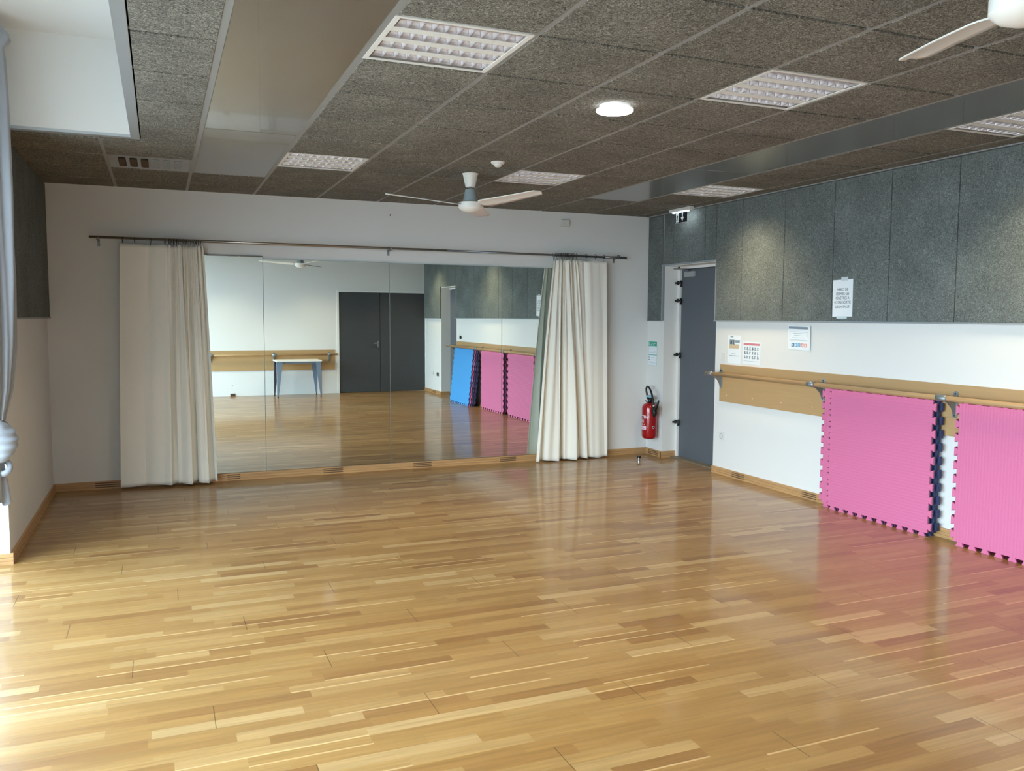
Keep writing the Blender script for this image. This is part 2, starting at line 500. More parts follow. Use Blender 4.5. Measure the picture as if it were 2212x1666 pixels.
# satin metal radiant panels set in the ceiling
def ceil_strip(c, y0, y1, label):
    b = B((.6 * c + .02, .6 * c + .58, y0 + .002, y1 - .002, CH - .001, CH + .03))
    o = obj('radiant_panel', b, MT['strip'], bevel=.003)
    tag(o, label, 'ceiling panel', 'satin metal panels set flush in the ceiling')
ceil_strip(0, 2.4, 4.2, 'short satin metal ceiling panel nearest the left end of the mirror wall')
ceil_strip(0, -.6, 2.4, 'long satin metal ceiling panel between white skylight recess tiles and pinkish louvre light')
ceil_strip(0, YN, -.6, 'satin metal ceiling panel on window side, out of frame behind the camera')
ceil_strip(6, 2.4, 4.2, 'satin metal ceiling panel in the corner above the fire exit sign')
ceil_strip(6, -.6, 2.4, 'long satin metal ceiling panel running beside the right-hand felt wall panels')
ceil_strip(6, YN, -.6, 'satin metal ceiling panel on mat side, out of frame behind the camera')

# skirting boards (three-ribbed oak with groups of vent slots)
def skirting(name, axis, a, b, at, sgn, slots):
    """axis: run direction; at: wall plane; sgn: direction into the room"""
    bm = bmesh.new(); T = .016; Hh = .07
    def bx(bmm, p, q, d0, d1, z0, z1):
        lo, hi = sorted((at + sgn * d0, at + sgn * d1))
        if axis == 'x': box(bmm, p, q, lo, hi, z0, z1)
        else: box(bmm, lo, hi, p, q, z0, z1)
    bx(bm, a, b, 0, T, .046, Hh); bx(bm, a, b, 0, T, .024, .043); bx(bm, a, b, 0, T + .003, .0, .021)
    bx(bm, a, b, 0, T - .004, 0, Hh - .002)
    o = struct(name, bm, MT['skirt'] if axis == 'x' else MT['skirty'])
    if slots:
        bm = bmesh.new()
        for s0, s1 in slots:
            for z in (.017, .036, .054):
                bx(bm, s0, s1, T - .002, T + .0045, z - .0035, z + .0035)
        obj('vent_slots', bm, MT['slot'], o)  # raised dark strips stand in for the shade inside the slots
    return o
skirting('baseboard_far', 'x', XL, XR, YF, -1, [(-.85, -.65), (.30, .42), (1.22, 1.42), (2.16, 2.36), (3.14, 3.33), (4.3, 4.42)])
skirting('baseboard_left', 'y', YP, YF, XL, 1, [])
skirting('baseboard_left_return', 'x', XW, XL + .019, YP, -1, [])
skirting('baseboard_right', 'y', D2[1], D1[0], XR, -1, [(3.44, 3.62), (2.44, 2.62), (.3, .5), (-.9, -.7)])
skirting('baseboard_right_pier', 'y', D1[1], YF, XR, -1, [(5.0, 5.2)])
skirting('baseboard_right_return', 'x', XR - .019, XR + .19, D1[1], -1, [])
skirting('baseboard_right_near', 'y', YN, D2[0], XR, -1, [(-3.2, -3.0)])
skirting('baseboard_right_near_return', 'x', XR - .019, XR + .19, D2[0], 1, [])

# unseen ground plane outside, added to bounce skylight into the room
struct('ground_outside', B((-60, XW - .12, -40, 40, -.4, -.15)), MT['ground'])

# windows along the left side
ys = [YN + (YP - YN) * k / 4 for k in range(5)]
for k in range(4):
    a, b_ = ys[k], ys[k + 1]
    bm = bmesh.new(); f = .05
    box(bm, XW - .08, XW, a, a + f, 0, WT); box(bm, XW - .08, XW, b_ - f, b_, 0, WT)
    box(bm, XW - .08, XW, a + f, b_ - f, 0, .09); box(bm, XW - .08, XW, a + f, b_ - f, WT - .06, WT)
    box(bm, XW - .08, XW, a + f, b_ - f, 2.1, 2.16)
    o = struct('window_%d' % (k + 1), bm, MT['wframe'])
    obj('pane', B((XW - .045, XW - .041, a + f, b_ - f, .09, 2.1), (XW - .045, XW - .041, a + f, b_ - f, 2.16, WT - .06)), MT['glass'], o)

# ------------------------------------------------------------------ acoustic wall panels
def wall_panel(x0, x1, y0, y1, z0, z1, label, edge):
    o = obj('acoustic_panel', B((x0, x1, y0 + .003, y1 - .003, z0, z1)), MT['panel'], bevel=.003)
    tag(o, label, 'wall panel', 'grey felt acoustic panels on the upper walls')
    return o
PX0, PX1 = XR - .022, XR - .001
PB = 1.575
edges = [3.97, 3.553, 2.948, 2.334, 1.736, 1.13, .53, -.07, -.67, -1.27, D2[1]]
labs = ['felt wall panel immediately right of the open-recess grey door, narrowest of the row',
        'felt wall panel lit by the first warm light scallop, second from the door',
        'felt wall panel between first scallop and the printed notice panel',
        'felt wall panel carrying the white printed notice',
        'shaded felt wall panel just right of the white notice',
        'felt wall panel at the right edge of the photo, second from the notice panel',
        'felt wall panel lit by the large scallop at the right picture border',
        'felt wall panel above the second stack of pink mats',
        'felt wall panel above the blue mats seen in the mirror',
        'felt wall panel right beside the second door seen in the mirror']
for k in range(10):
    wall_panel(PX0, PX1, edges[k + 1], edges[k], PB, CH - .014, labs[k], None)
wall_panel(PX0, PX1, 4.165, 4.75, D1[2] + .02, CH - .014, 'felt panel directly above the grey door, under the exit sign', None)
wall_panel(PX0, PX1, 3.972, 4.163, D1[2] + .02, CH - .014, 'narrow felt strip above the right end of grey door', None)
wall_panel(PX0, PX1, 4.752, 4.945, D1[2] + .02, CH - .014, 'narrow felt strip above the door reveal, left of exit sign', None)
wall_panel(PX0, PX1, 4.975, YF - .01, PB - .01, CH - .014, 'tall narrow felt panel in far right corner above the fire extinguisher', None)
wall_panel(PX0, PX1, D2[0], D2[1], D2[2] + .02, CH - .014, 'felt panel above the second door seen in the mirror', None)
wall_panel(PX0, PX1, YN + .01, D2[0], PB - .01, CH - .014, 'felt panel in the near right corner seen in the mirror', None)
wall_panel(XL + .001, XL + .025, YP + .06, 4.1, 1.575, CH - .014, 'dark felt panel on left wall, half beside the grey curtain', None)
wall_panel(XL + .001, XL + .025, 4.1, YF - .01, 1.575, CH - .014, 'dark felt panel on left wall touching the far wall corner', None)
struct('trim_5', B((PX0 - .012, XR - .001, D2[1], D1[0], PB - .014, PB), (PX0 - .004, XR - .001, D1[1] + .0, D1[1] + .028, PB - .01, D1[2] + .02),
                   (PX0 - .004, XR - .001, D1[0] - .012, D1[0], PB, D1[2] + .02),
                   (PX0 - .004, XR - .001, D1[0], D1[1], D1[2] + .005, D1[2] + .02),
                   (PX0 - .003, XR - .001, D1[1] + .028, YF - .01, PB - .02, PB - .01),
                   (PX0 - .004, XR - .001, D2[1], D2[1] + .012, PB, D2[2] + .02),
                   (PX0 - .004, XR - .001, YN, D2[0], PB - .022, PB - .01)), MT['grey'])
struct('trim_6', B((XL, XL + .03, YP + .06, YF, 1.563, 1.575)), MT['grey'])

# ------------------------------------------------------------------ doors
def side_door(n, y0, y1, top, closer):
    d = struct('door_%d' % n, B((XR + .195, XR + .235, y0 - .02, y1 - .045, .012, top - .035)), MT['door'], bevel=.002)
    obj('door_frame', B((XR + .17, XR + .26, y1 - .045, y1 - .001, 0, top), (XR + .17, XR + .26, y0 + .001, y1, top - .03, top - .001)), MT['white'], d)
    for z in (.40, 1.17, 1.78, 1.98):
        bm = bmesh.new()
        tube(bm, [(XR + .175, y1 - .062, z - .035), (XR + .175, y1 - .062, z + .035)], .012, 10)
        box(bm, XR + .155, XR + .19, y1 - .035, y1 - .01, z - .012, z + .03)
        tube(bm, [(XR + .175, y1 - .055, z + .01), (XR + .13, y1 - .012, z + .005)], .011, 8)
        obj('hinge', bm, MT['black'], d)
    if closer:
        obj('door_closer', B((XR + .17, XR + .194, y1 - .32, y1 - .12, top - .12, top - .06)), MT['alu'], d, bevel=.004)
        bm = bmesh.new()
        tube(bm, [(XR + .165, y1 - .2, top - .05), (XR + .12, y1 - .25, top - .035), (XR + .05, y1 - .1, top - .03)], .006, 8)
        tube(bm, [(XR + .17, y1 - .2, top - .07), (XR + .165, y1 - .2, top - .04)], .01, 8)
        obj('closer_arm', bm, MT['steel'], d)
    obj('threshold', B((XR + .10, XR + .24, y0 + .002, y1 - .002, .0, .012)), MT['thresh'], d)
    return d
side_door(1, D1[0], D1[1], D1[2], True)
side_door(2, D2[0], D2[1], D2[2], False)
# double door in the near wall
d = struct('door_3', B((3.16, 4.016, YN - .045, YN - .005, .01, 2.085)), MT['ddoor'], bevel=.002)
obj('leaf', B((4.024, XR - .005, YN - .045, YN - .005, .01, 2.085)), MT['ddoor'], d, bevel=.002)
obj('door_frame', B((3.11, 3.155, YN - .06, YN + .012, 0, 2.13), (3.155, XR, YN - .06, YN + .012, 2.09, 2.13)), MT['white'], d)
bm = bmesh.new()
tube(bm, [(3.97, YN - .005, 1.03), (3.97, YN + .04, 1.03), (3.88, YN + .04, 1.03)], .009, 8)
box(bm, 3.955, 3.985, YN - .005, YN + .004, .94, 1.08)
obj('door_handle', bm, MT['steel'], d)

# ------------------------------------------------------------------ mirrors
YM = 5.261
mx = [-.585, .668, 1.915, 3.155, 4.40]
ml = ['wall mirror at the left end, half hidden by the gathered cream curtain',
      'wall mirror reflecting the small table, right of the leftmost mirror',
      'wall mirror reflecting the grey double door and blue mat',
      'wall mirror at the right end, mostly behind the right cream curtain']
for k in range(4):
    a, b_ = mx[k] + .0012, mx[k + 1] - .0012
    top = 2.168 if k == 0 else 2.145 - .004 * k
    z0 = .074
    o = obj('wall_mirror', B((a, b_, YM, YF - .001, z0, top)), MT['mirredge'])
    tag(o, ml[k], 'mirror', 'large mirrors side by side on the far wall')
    obj('mirror_glass', B((a + .0015, b_ - .0015, YM - .0016, YM - .0001, z0 + .001, top - .0015)), MT['mirror'], o)
    obj('edge_line', B((a - .0009, a + .0016, YM - .0022, YM - .0001, z0, top), (a, b_, YM - .0020, YM - .0001, top - .0014, top + .001)), MT['mirline'] if k else MT['mirredge'], o)  # painted edge highlight; the leftmost mirror gets the dark edge

# ------------------------------------------------------------------ cream curtains, rod, rings
YR = 5.165; ZR = 2.278
t = thing('curtain_rod', 'long thin metal curtain rod across the top of the mirrors', 'curtain rod', (1.9, YR, ZR))
bm = bmesh.new(); tube(bm, [(-2.726, 0, .008), (0.6, 0, 0)], .0125, 14); obj('rod', bm, MT['rod'], t)
bm = bmesh.new(); tube(bm, [(0.6, 0, .0), (2.73, 0, -.012)], .0105, 14); tube(bm, [(2.45, 0, -.0105), (2.73, 0, -.012)], .0135, 14); obj('inner_rod', bm, MT['rodr'], t)
for xb in (-2.655, .01, 2.63):
    bm = bmesh.new()
    y1 = YF - YR
    tube(bm, [(xb, 0, -.008), (xb, y1 - .004, -.022)], .006, 8)
    box(bm, xb - .011, xb + .011, y1 - .005, y1 - .0005, -.065, -.005)
    tube(bm, [(xb - .012, 0, 0), (xb + .012, 0, 0)], .0165, 12)
    obj('bracket', bm, MT['steel'], t)

def smooth(a, b, x):
    q = max(0, min(1, (x - a) / (b - a))); return q * q * (3 - 2 * q)

def make_curtain(label, ctrl, ztop, zbot, rings, seed, side):
    """ctrl: list of (s, x_top, x_bot, fold amplitude top, bottom, phase advance top-ish folds, bottom folds)"""
    rnd = random.Random(seed)
    NS, NZ = 520, 70
    def interp(s, col):
        for a, b in zip(ctrl, ctrl[1:]):
            if s <= b[0]:
                q = (s - a[0]) / (b[0] - a[0]); return a[col] + (b[col] - a[col]) * q
        return ctrl[-1][col]
    ph1, ph2, ph3 = rnd.random() * 6, rnd.random() * 6, rnd.random() * 6
    bm = bmesh.new(); grid = []
    for j in range(NZ + 1):
        h = j / NZ                       # 0 top, 1 bottom
        rowv = []
        e = smooth(.0, .85, h)
        for i in range(NS + 1):
            s = i / NS
            xt, xb = interp(s, 1), interp(s, 2)
            x = xt + (xb - xt) * (h ** .8)
            at, ab = interp(s, 3), interp(s, 4)
            pt, pb = interp(s, 5), interp(s, 6)
            fine = (.8 - 1.7 * abs(math.sin(PI * pt + ph1 + .5 * math.sin(2.2 * h + 9 * s))) ** .8) * at * (1 - .75 * e) * (1 if h > .02 else .6)
            fine += .35 * at * math.sin(2 * PI * pt * 1.9 + ph3 + 2 * h) * (1 - e)
            bp_ = 2 * PI * pb + ph2 + .35 * math.sin(3 * h) + .5 * math.sin(1.7 * pb)
            big = (.75 - 1.9 * abs(math.sin(bp_ / 2)) ** .75) * ab * (.35 + .65 * e)
            big += .3 * ab * math.sin(2 * PI * pb * 2.3 + 1.1 + h) * e
            y = YR - .004 + fine + big
            y = min(y, YM - .008)
            x += .35 * (big * math.cos(2 * PI * pb + ph2) * 1.2)
            z = ztop + (zbot - ztop) * h
            if j == 0: z += .006 * math.sin(2 * PI * pt + ph1)
            if j == NZ: z += .006 * math.sin(2 * PI * pb + ph2 + 1)
            rowv.append(bm.verts.new((x, y, z)))
        grid.append(rowv)
    for j in range(NZ):
        for i in range(NS):
            f = bm.faces.new((grid[j][i], grid[j][i + 1], grid[j + 1][i + 1], grid[j + 1][i])); f.smooth = True
    root = thing('curtain', label, 'curtain', (0, 0, 0), 0, 'cream curtains hanging over the mirrors')
    c = obj('curtain_cloth', bm, MT['cloth'], root)
    md = c.modifiers.new('solid', 'SOLIDIFY'); md.thickness = .0016; md.offset = 0
    for k, x in enumerate(rings):
        bm = bmesh.new(); tl = rnd.uniform(-.35, .35)
        pts = []
        for q in range(19):
            a = 2 * PI * q / 18
            pts.append((x + .006 * math.sin(a) * tl * 2 + .018 * tl * math.cos(a), YR + .021 * math.cos(a), ZR - .004 + .021 * math.sin(a)))
        tube(bm, pts, .0022, 6, caps=False)
        tube(bm, [(x - .018 * tl * .2, YR, ZR - .025), (x - .004 * tl, YR - .001, ztop - .012)], .002, 6)
        obj('curtain_ring', bm, MT['ring'], root)
    return root

ZT, ZB = 2.232, .026
# left curtain: flat part on the left, tight gathers on the right
ctrlL = [(0, -.578, -.636, .002, .004, 0, 0), (.20, -.36, -.43, .004, .012, .3, .4), (.34, -.21, -.27, .005, .022, 1.2, .85),
         (.42, -.165, -.19, .012, .05, 2.0, 1.2), (.60, -.07, -.05, .022, .060, 4.6, 2.0), (.80, .04, .07, .024, .062, 7.6, 2.9),
         (1.0, .125, .205, .020, .050, 10.0, 3.7)]
ringsL = [-.555, -.455, -.325, -.205] + [-.165 + .0155 * k + random.uniform(-.003, .003) for k in range(18)]
make_curtain('cream curtain at the left end of the mirrors, flat part left and gathers right', ctrlL, ZT, ZB, ringsL, 3, 1)
ctrlR = [(0, 3.72, 3.50, .012, .04, 0, 0), (.14, 3.76, 3.66, .018, .055, 1.3, .7), (.30, 3.82, 3.84, .024, .062, 3.3, 1.4),
         (.46, 3.90, 4.00, .024, .062, 5.5, 2.2), (.56, 3.97, 4.12, .02, .045, 7.0, 2.8),
         (.62, 4.01, 4.16, .012, .016, 8.7, 3.4), (.80, 4.18, 4.28, .008, .010, 9.6, 4.0), (1.0, 4.375, 4.42, .004, .006, 10.3, 4.5)]
ringsR = [3.72 + .0165 * k + random.uniform(-.004, .004) for k in range(16)] + [4.0, 4.12, 4.235, 4.345]
make_curtain('cream curtain at the right end of the mirrors, gathers left and flat part right', ctrlR, ZT - .012, ZB - .012, ringsR, 11, -1)

# ------------------------------------------------------------------ grey tied-back curtain by the window
def grey_curtain():
    root = thing('curtain', 'long grey curtain knotted at waist height beside the left window', 'curtain', (-1.19, 2.64, 0))
    prof = [(3.29, .10, .11), (3.27, .13, .13), (3.22, .155, .15), (3.17, .125, .13), (2.9, .135, .14), (2.3, .142, .15), (1.8, .138, .15),
            (1.4, .122, .14), (1.15, .092, .11), (1.02, .058, .07), (.965, .042, .05)]
    def rad(z, col):
        for a, b in zip(prof, prof[1:]):
            if z >= b[0]:
                q = (z - a[0]) / (b[0] - a[0]); return a[col] + (b[col] - a[col]) * q
        return prof[-1][col]
    bm = bmesh.new(); rows = []
    NZ, NA = 110, 140
    for j in range(NZ + 1):
        z = 3.29 + (.955 - 3.29) * j / NZ
        rx, ry = rad(z, 1), rad(z, 2); ring = []
        ruff = .02 * math.exp(-((z - 3.2) / .06) ** 2)
        for i in range(NA):
            a = 2 * PI * i / NA
            f = 1 + .13 * math.sin(9 * a + .5 * math.sin(z * 1.7)) + .08 * math.sin(15 * a + z * .9) + .04 * math.sin(4 * a - z)
            f *= .86
            f += ruff * 6 * math.sin(14 * a + z * 30)
            ring.append(bm.verts.new((rx * f * math.cos(a), ry * f * math.sin(a), z)))
        rows.append(ring)
    for a, b in zip(rows, rows[1:]):
        for i in range(NA):
            f = bm.faces.new((a[i], a[(i + 1) % NA], b[(i + 1) % NA], b[i])); f.smooth = True
    obj('curtain_cloth', bm, MT['gcloth'], root)
    # knot: a broad swathe of cloth wound round, drooping towards the room
    bm = bmesh.new(); rows = []
    NZ, NA = 48, 90
    for j in range(NZ + 1):
        h = j / NZ; z = .985 - .29 * h
        r = .035 + .075 * math.sin(PI * min(1, h * 1.15) ** .8 if h < .87 else PI * 1.0) + .012
        r = .030 + .058 * (math.sin(PI * h) ** .6 if 0 < h < 1 else 0)
        cx = .012 * math.sin(PI * h)
        ring = []
        for i in range(NA):
            a = 2 * PI * i / NA
            f = 1 + .05 * math.sin(34 * h + 3.0 * math.sin(a)) + .05 * math.sin(3 * a + 5 * h)
            ring.append(bm.verts.new((cx + r * f * math.cos(a), r * f * math.sin(a), z + .045 * math.cos(a) * (h - .5) - .02 * math.cos(a))))
        rows.append(ring)
    for a, b in zip(rows, rows[1:]):
        for i in range(NA):
            f = bm.faces.new((a[i], a[(i + 1) % NA], b[(i + 1) % NA], b[i])); f.smooth = True
    bm.faces.new(rows[-1]); bm.faces.new(rows[0][::-1])
    obj('knot', bm, MT['gcloth'], root)
    # loop and tail under the knot
    bm = bmesh.new()
    pts = [(.02 + .032 * math.sin(PI * 2 * q / 24) , .03 * math.cos(2 * PI * q / 24), .705 - .055 * (1 - math.cos(2 * PI * q / 24)) * .6 - .01) for q in range(25)]
    tube(bm, pts, [.014 + .006 * math.sin(PI * q / 24) for q in range(25)], 12, caps=False)
    obj('knot_loop', bm, MT['gcloth'], root)
    bm = bmesh.new(); rows = []
    for j in range(21):
        h = j / 20; z = .72 - .26 * h; ring = []
        for i in range(60):
            a = 2 * PI * i / 60
            f = (.03 + .028 * h) * (1 + .28 * math.sin(5 * a + 2 * h))
            ring.append(bm.verts.new((-.02 + f * math.cos(a), f * 1.3 * math.sin(a), z + (.03 * math.sin(3 * a) if j == 20 else 0))))
        rows.append(ring)
    for a, b in zip(rows, rows[1:]):
        for i in range(60):
            f = bm.faces.new((a[i], a[(i + 1) % 60], b[(i + 1) % 60], b[i])); f.smooth = True
    obj('curtain_tail', bm, MT['gcloth'], root)
    # rail it hangs from
    bm = bmesh.new(); tube(bm, [(XL, YN + .02, 3.31), (XL, YP - .005, 3.31)], .014, 12)
    tag(obj('curtain_rail', bm, MT['rodr']), 'curtain rail up in the window bay holding the grey curtain', 'curtain rail')
grey_curtain()

# ------------------------------------------------------------------ ballet barres
def barre(label, axis, along, wall, sgn, s0, s1, b0, b1, zb0, zb1, zbar, brk, off=.15):
    root = thing('ballet_barre', label, 'ballet barre', (0, 0, 0), 0, 'wooden ballet barres fixed to the walls')
    def P(s, d, z):
        return (s, wall + sgn * d, z) if axis == 'x' else (wall + sgn * d, s, z)
    def bx(bm, a, b, d0, d1, z0, z1):
        lo, hi = sorted((wall + sgn * d0, wall + sgn * d1))
        if axis == 'x': box(bm, a, b, lo, hi, z0, z1)
        else: box(bm, lo, hi, a, b, z0, z1)
    bm = bmesh.new(); bx(bm, b0, b1, .0005, .017, zb0, zb1); bd = obj('backing_board', bm, MT['board'], root, bevel=.0015)
    n = int((b1 - b0) / .42)
    for k in range(n + 1):
        s = b0 + .12 + (b1 - b0 - .24) * k / max(1, n)
        for z in (zb0 + .07, zb1 - .09):
            bm = bmesh.new(); bx(bm, s - .004, s + .004, .015, .0175, z - .004, z + .004)
            obj('screw', bm, MT['pale'], bd)
    bm = bmesh.new(); tube(bm, [P(s0, off, zbar), P(s1, off, zbar)], .0195, 20); obj('handrail', bm, MT['bar'] if axis == 'y' else MT['barx'], root)
    for s in brk:
        bm = bmesh.new()
        tube(bm, [P(s - .045, off, zbar), P(s + .045, off, zbar)], .0240, 20)
        # arm and curved gusset
        poly = [(.017, zbar + .02), (.05, zbar + .012), (off - .015, zbar + .008), (off - .012, zbar - .02), (.10, zbar - .035), (.055, zbar - .075), (.03, zbar - .125), (.017, zbar - .14)]
        def fn(u, v, d_): return P(s + d_, u, v)
        prism(bm, poly, fn, -.006, .006)
        # wall plate, rounded ends
        pl = []
        for q in range(17):
            a = PI * q / 16; pl.append((.022 * math.cos(a), zbar + .025 + .022 * math.sin(a)))
        for q in range(17):
            a = PI + PI * q / 16; pl.append((.022 * math.cos(a), zbar - .125 + .022 * math.sin(a)))
        prism(bm, pl, lambda u, v, d_: P(s + u, .017 + d_, v), 0, .006)
        o = obj('bracket', bm, MT['steel'], root)
        for zz in (zbar + .028, zbar - .128):
            bm = bmesh.new(); tube(bm, [P(s, .022, zz), P(s, .027, zz)], .006, 8)
            obj('bolt', bm, MT['black'], o)
    return root
barre('wooden ballet barre with backing board on the right wall above the mats', 'y', 0, XR, -1, 3.915, -1.85, -1.66, 3.865, .752, 1.128, 1.036,
      [3.84, 2.40, 1.085, -.20, -1.7])
barre('lower wooden ballet barre on the rear wall behind the small white table, seen in mirror', 'x', 0, YN, 1, -.6, 3.10, -.55, 3.06, .50, .905, .812,
      [.64, 1.84, 2.94, -.45], off=.10)

# ------------------------------------------------------------------ interlocking foam mats
def outline(W, Hh, teeth, dep=.028, phase=0):
    """dovetailed rectangle; body inset by dep"""
    pts = []
    def side(p0, p1, nrm, n):
        dx, dy = (p1[0] - p0[0]), (p1[1] - p0[1])
        for k in range(n):
            c = (k + .5) / n; hw = .25 / n; fl = .07 / n
            for q, o in ((c - hw + fl, 0), (c - hw - fl, 1), (c + hw + fl, 1), (c + hw - fl, 0)):
                pts.append((p0[0] + dx * q + nrm[0] * dep * o, p0[1] + dy * q + nrm[1] * dep * o))
    x0, x1, z0, z1 = dep, W - dep, dep, Hh - dep
    pts.append((x0, z0)); side((x0, z0), (x1, z0), (0, -1), teeth)
    pts.append((x1, z0)); side((x1, z0), (x1, z1), (1, 0), teeth)
    pts.append((x1, z1)); side((x1, z1), (x0, z1), (0, 1), teeth)
    pts.append((x0, z1)); side((x0, z1), (x0, z0), (-1, 0), teeth)
    return pts
MH = 1.036
def mat_tile(label, xf, y0, front, back, group, lean=0.0, T=.024, W=1.06):
    """xf: x of the front face at floor level; leans towards +x"""
    root = thing('foam_mat', label, 'floor mat', (xf, y0, 0), 0, group)
    ol = outline(W, MH, 10)
    for nm, m_, d0, d1 in (('front_layer', front, 0, T / 2), ('back_layer', back, T / 2, T)):
        bm = bmesh.new()
        prism(bm, ol, lambda u, v, d_: (d_ + lean * v / MH, u, v), d0, d1)
        obj(nm, bm, MT[m_], root)
    return root
G = 'interlocking foam mats leaning under the barre'
mat_tile('pink foam mat with cross ridges, front of the left stack under the barre', 4.893, 1.168, 'pinkh', 'navy', G)
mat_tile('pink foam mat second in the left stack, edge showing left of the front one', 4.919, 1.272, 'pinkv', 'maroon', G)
mat_tile('navy-edged foam mat third in the left stack, behind the two pink ones', 4.945, 1.160, 'navy', 'navy', G)
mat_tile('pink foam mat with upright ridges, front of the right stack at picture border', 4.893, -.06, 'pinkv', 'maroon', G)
mat_tile('foam mat hidden second in the right stack at picture border', 4.919, -.045, 'navy', 'pinkv', G)
mat_tile('shaded-pink foam mat nearest the wall in the right stack at picture border', 4.945, -.055, 'maroon', 'navy', G)
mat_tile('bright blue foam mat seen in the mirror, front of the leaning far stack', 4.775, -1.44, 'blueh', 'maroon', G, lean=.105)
mat_tile('pink-faced foam mat directly behind the blue one seen in the mirror', 4.801, -1.41, 'pinkv', 'navy', G, lean=.105)
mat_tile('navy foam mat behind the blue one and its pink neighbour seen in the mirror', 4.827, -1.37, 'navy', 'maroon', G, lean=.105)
mat_tile('foam mat standing nearest the wall behind the blue stack in the mirror', 4.853, -1.35, 'navy', 'navy', G, lean=.105)

# ------------------------------------------------------------------ ceiling luminaires
def luminaire():
    root = thing('ceiling_light', '', 'ceiling light', (0, 0, 0), 0, 'square four-row louvre lights in the ceiling')
    S = .588; h = S / 2
    bm = bmesh.new()
    box(bm, -h, h, -h, h, .085, .09)
    box(bm, -h, -h + .004, -h, h, 0, .085); box(bm, h - .004, h, -h, h, 0, .085)
    box(bm, -h, h, -h, -h + .004, 0, .085); box(bm, -h, h, h - .004, h, 0, .085)
    box(bm, -h, h, -h, -h + .02, -.003, .001); box(bm, -h, h, h - .02, h, -.003, .001)
    box(bm, -h, -h + .022, -h, h, -.003, .001); box(bm, h - .022, h, -h, h, -.003, .001)
    obj('housing', bm, MT['white'], root)
    bm = bmesh.new()
    pitch = (S - .04) / 4
    for k in range(1, 4):
        y = -h + .02 + pitch * k
        box(bm, -h + .02, h - .02, y - .024, y + .024, -.001, .002)
    obj('cover_bar', bm, MT['white'], root)
    for k in range(4):
        y = -h + .02 + pitch * (k + .5)
        bm = bmesh.new(); half = pitch / 2 - .024
        if k in (0, 3): pass
        # curved side reflectors
        for sg in (-1, 1):
            prev = None
            for q in range(6):
                u = q / 5; yy = y + sg * (half + .001 - .016 * u * u - .002); zz = .002 + .042 * u
                a = bm.verts.new((-h + .022, yy, zz)); b_ = bm.verts.new((h - .022, yy, zz))
                if prev:
                    f = bm.faces.new((prev[0], prev[1], b_, a)); f.smooth = True
                prev = (a, b_)
        # cross blades, V section
        n = 10
        for q in range(n + 1):
            x = -h + .03 + (S - .06) * q / n
            for sg in (-1, 1):
                v = [bm.verts.new(p) for p in ((x + sg * .001, y - half + .001, .001), (x + sg * .001, y + half - .001, .001),
                                               (x + sg * .009, y + half - .014, .042), (x + sg * .009, y - half + .014, .042))]
                bm.faces.new(v)
        o = obj('louvre', bm, MT['louv'], root)
        bm = bmesh.new(); tube(bm, [(-h + .03, y, .064), (h - .03, y, .064)], .008, 10)
        obj('lamp_tube', bm, MT['tube'], root)
    return root
L0 = luminaire()
lamlab = {(1, 0): 'large pinkish louvre ceiling light at the top beside the metal strip', (4, 0): 'louvre ceiling light with dark cells, left of the near fan blade',
          (7, 0): 'louvre ceiling light cut by the right picture border, beyond the metal strip', (1, 5): 'small pinkish louvre ceiling light above the left cream curtain',
          (4, 5): 'louvre ceiling light just right of the hanging fan and detector', (7, 5): 'louvre ceiling light in the far right corner near the exit sign',
          (1, -5): 'louvre ceiling light behind the camera on the window side', (4, -5): 'louvre ceiling light behind the camera in the room middle',
          (7, -5): 'louvre ceiling light behind the camera next to the right wall'}
LP = 13.5
for k, (c, r) in enumerate(LUM):
    loc = (.6 * c + .3, .6 * r + .3, CH)
    if k == 0:
        L0.location = loc; L0['label'] = lamlab[(c, r)]
    else: dup(L0, loc, 0, lamlab[(c, r)])
    l = bpy.data.lights.new('louvre_lamp', 'AREA'); l.shape = 'SQUARE'; l.size = .42
    l.energy = LP; l.color = (1.0, .85, .54); l.spread = math.radians(112)
    lo = bpy.data.objects.new('louvre_lamp', l); C.objects.link(lo); lo.location = (loc[0], loc[1], CH - .006)

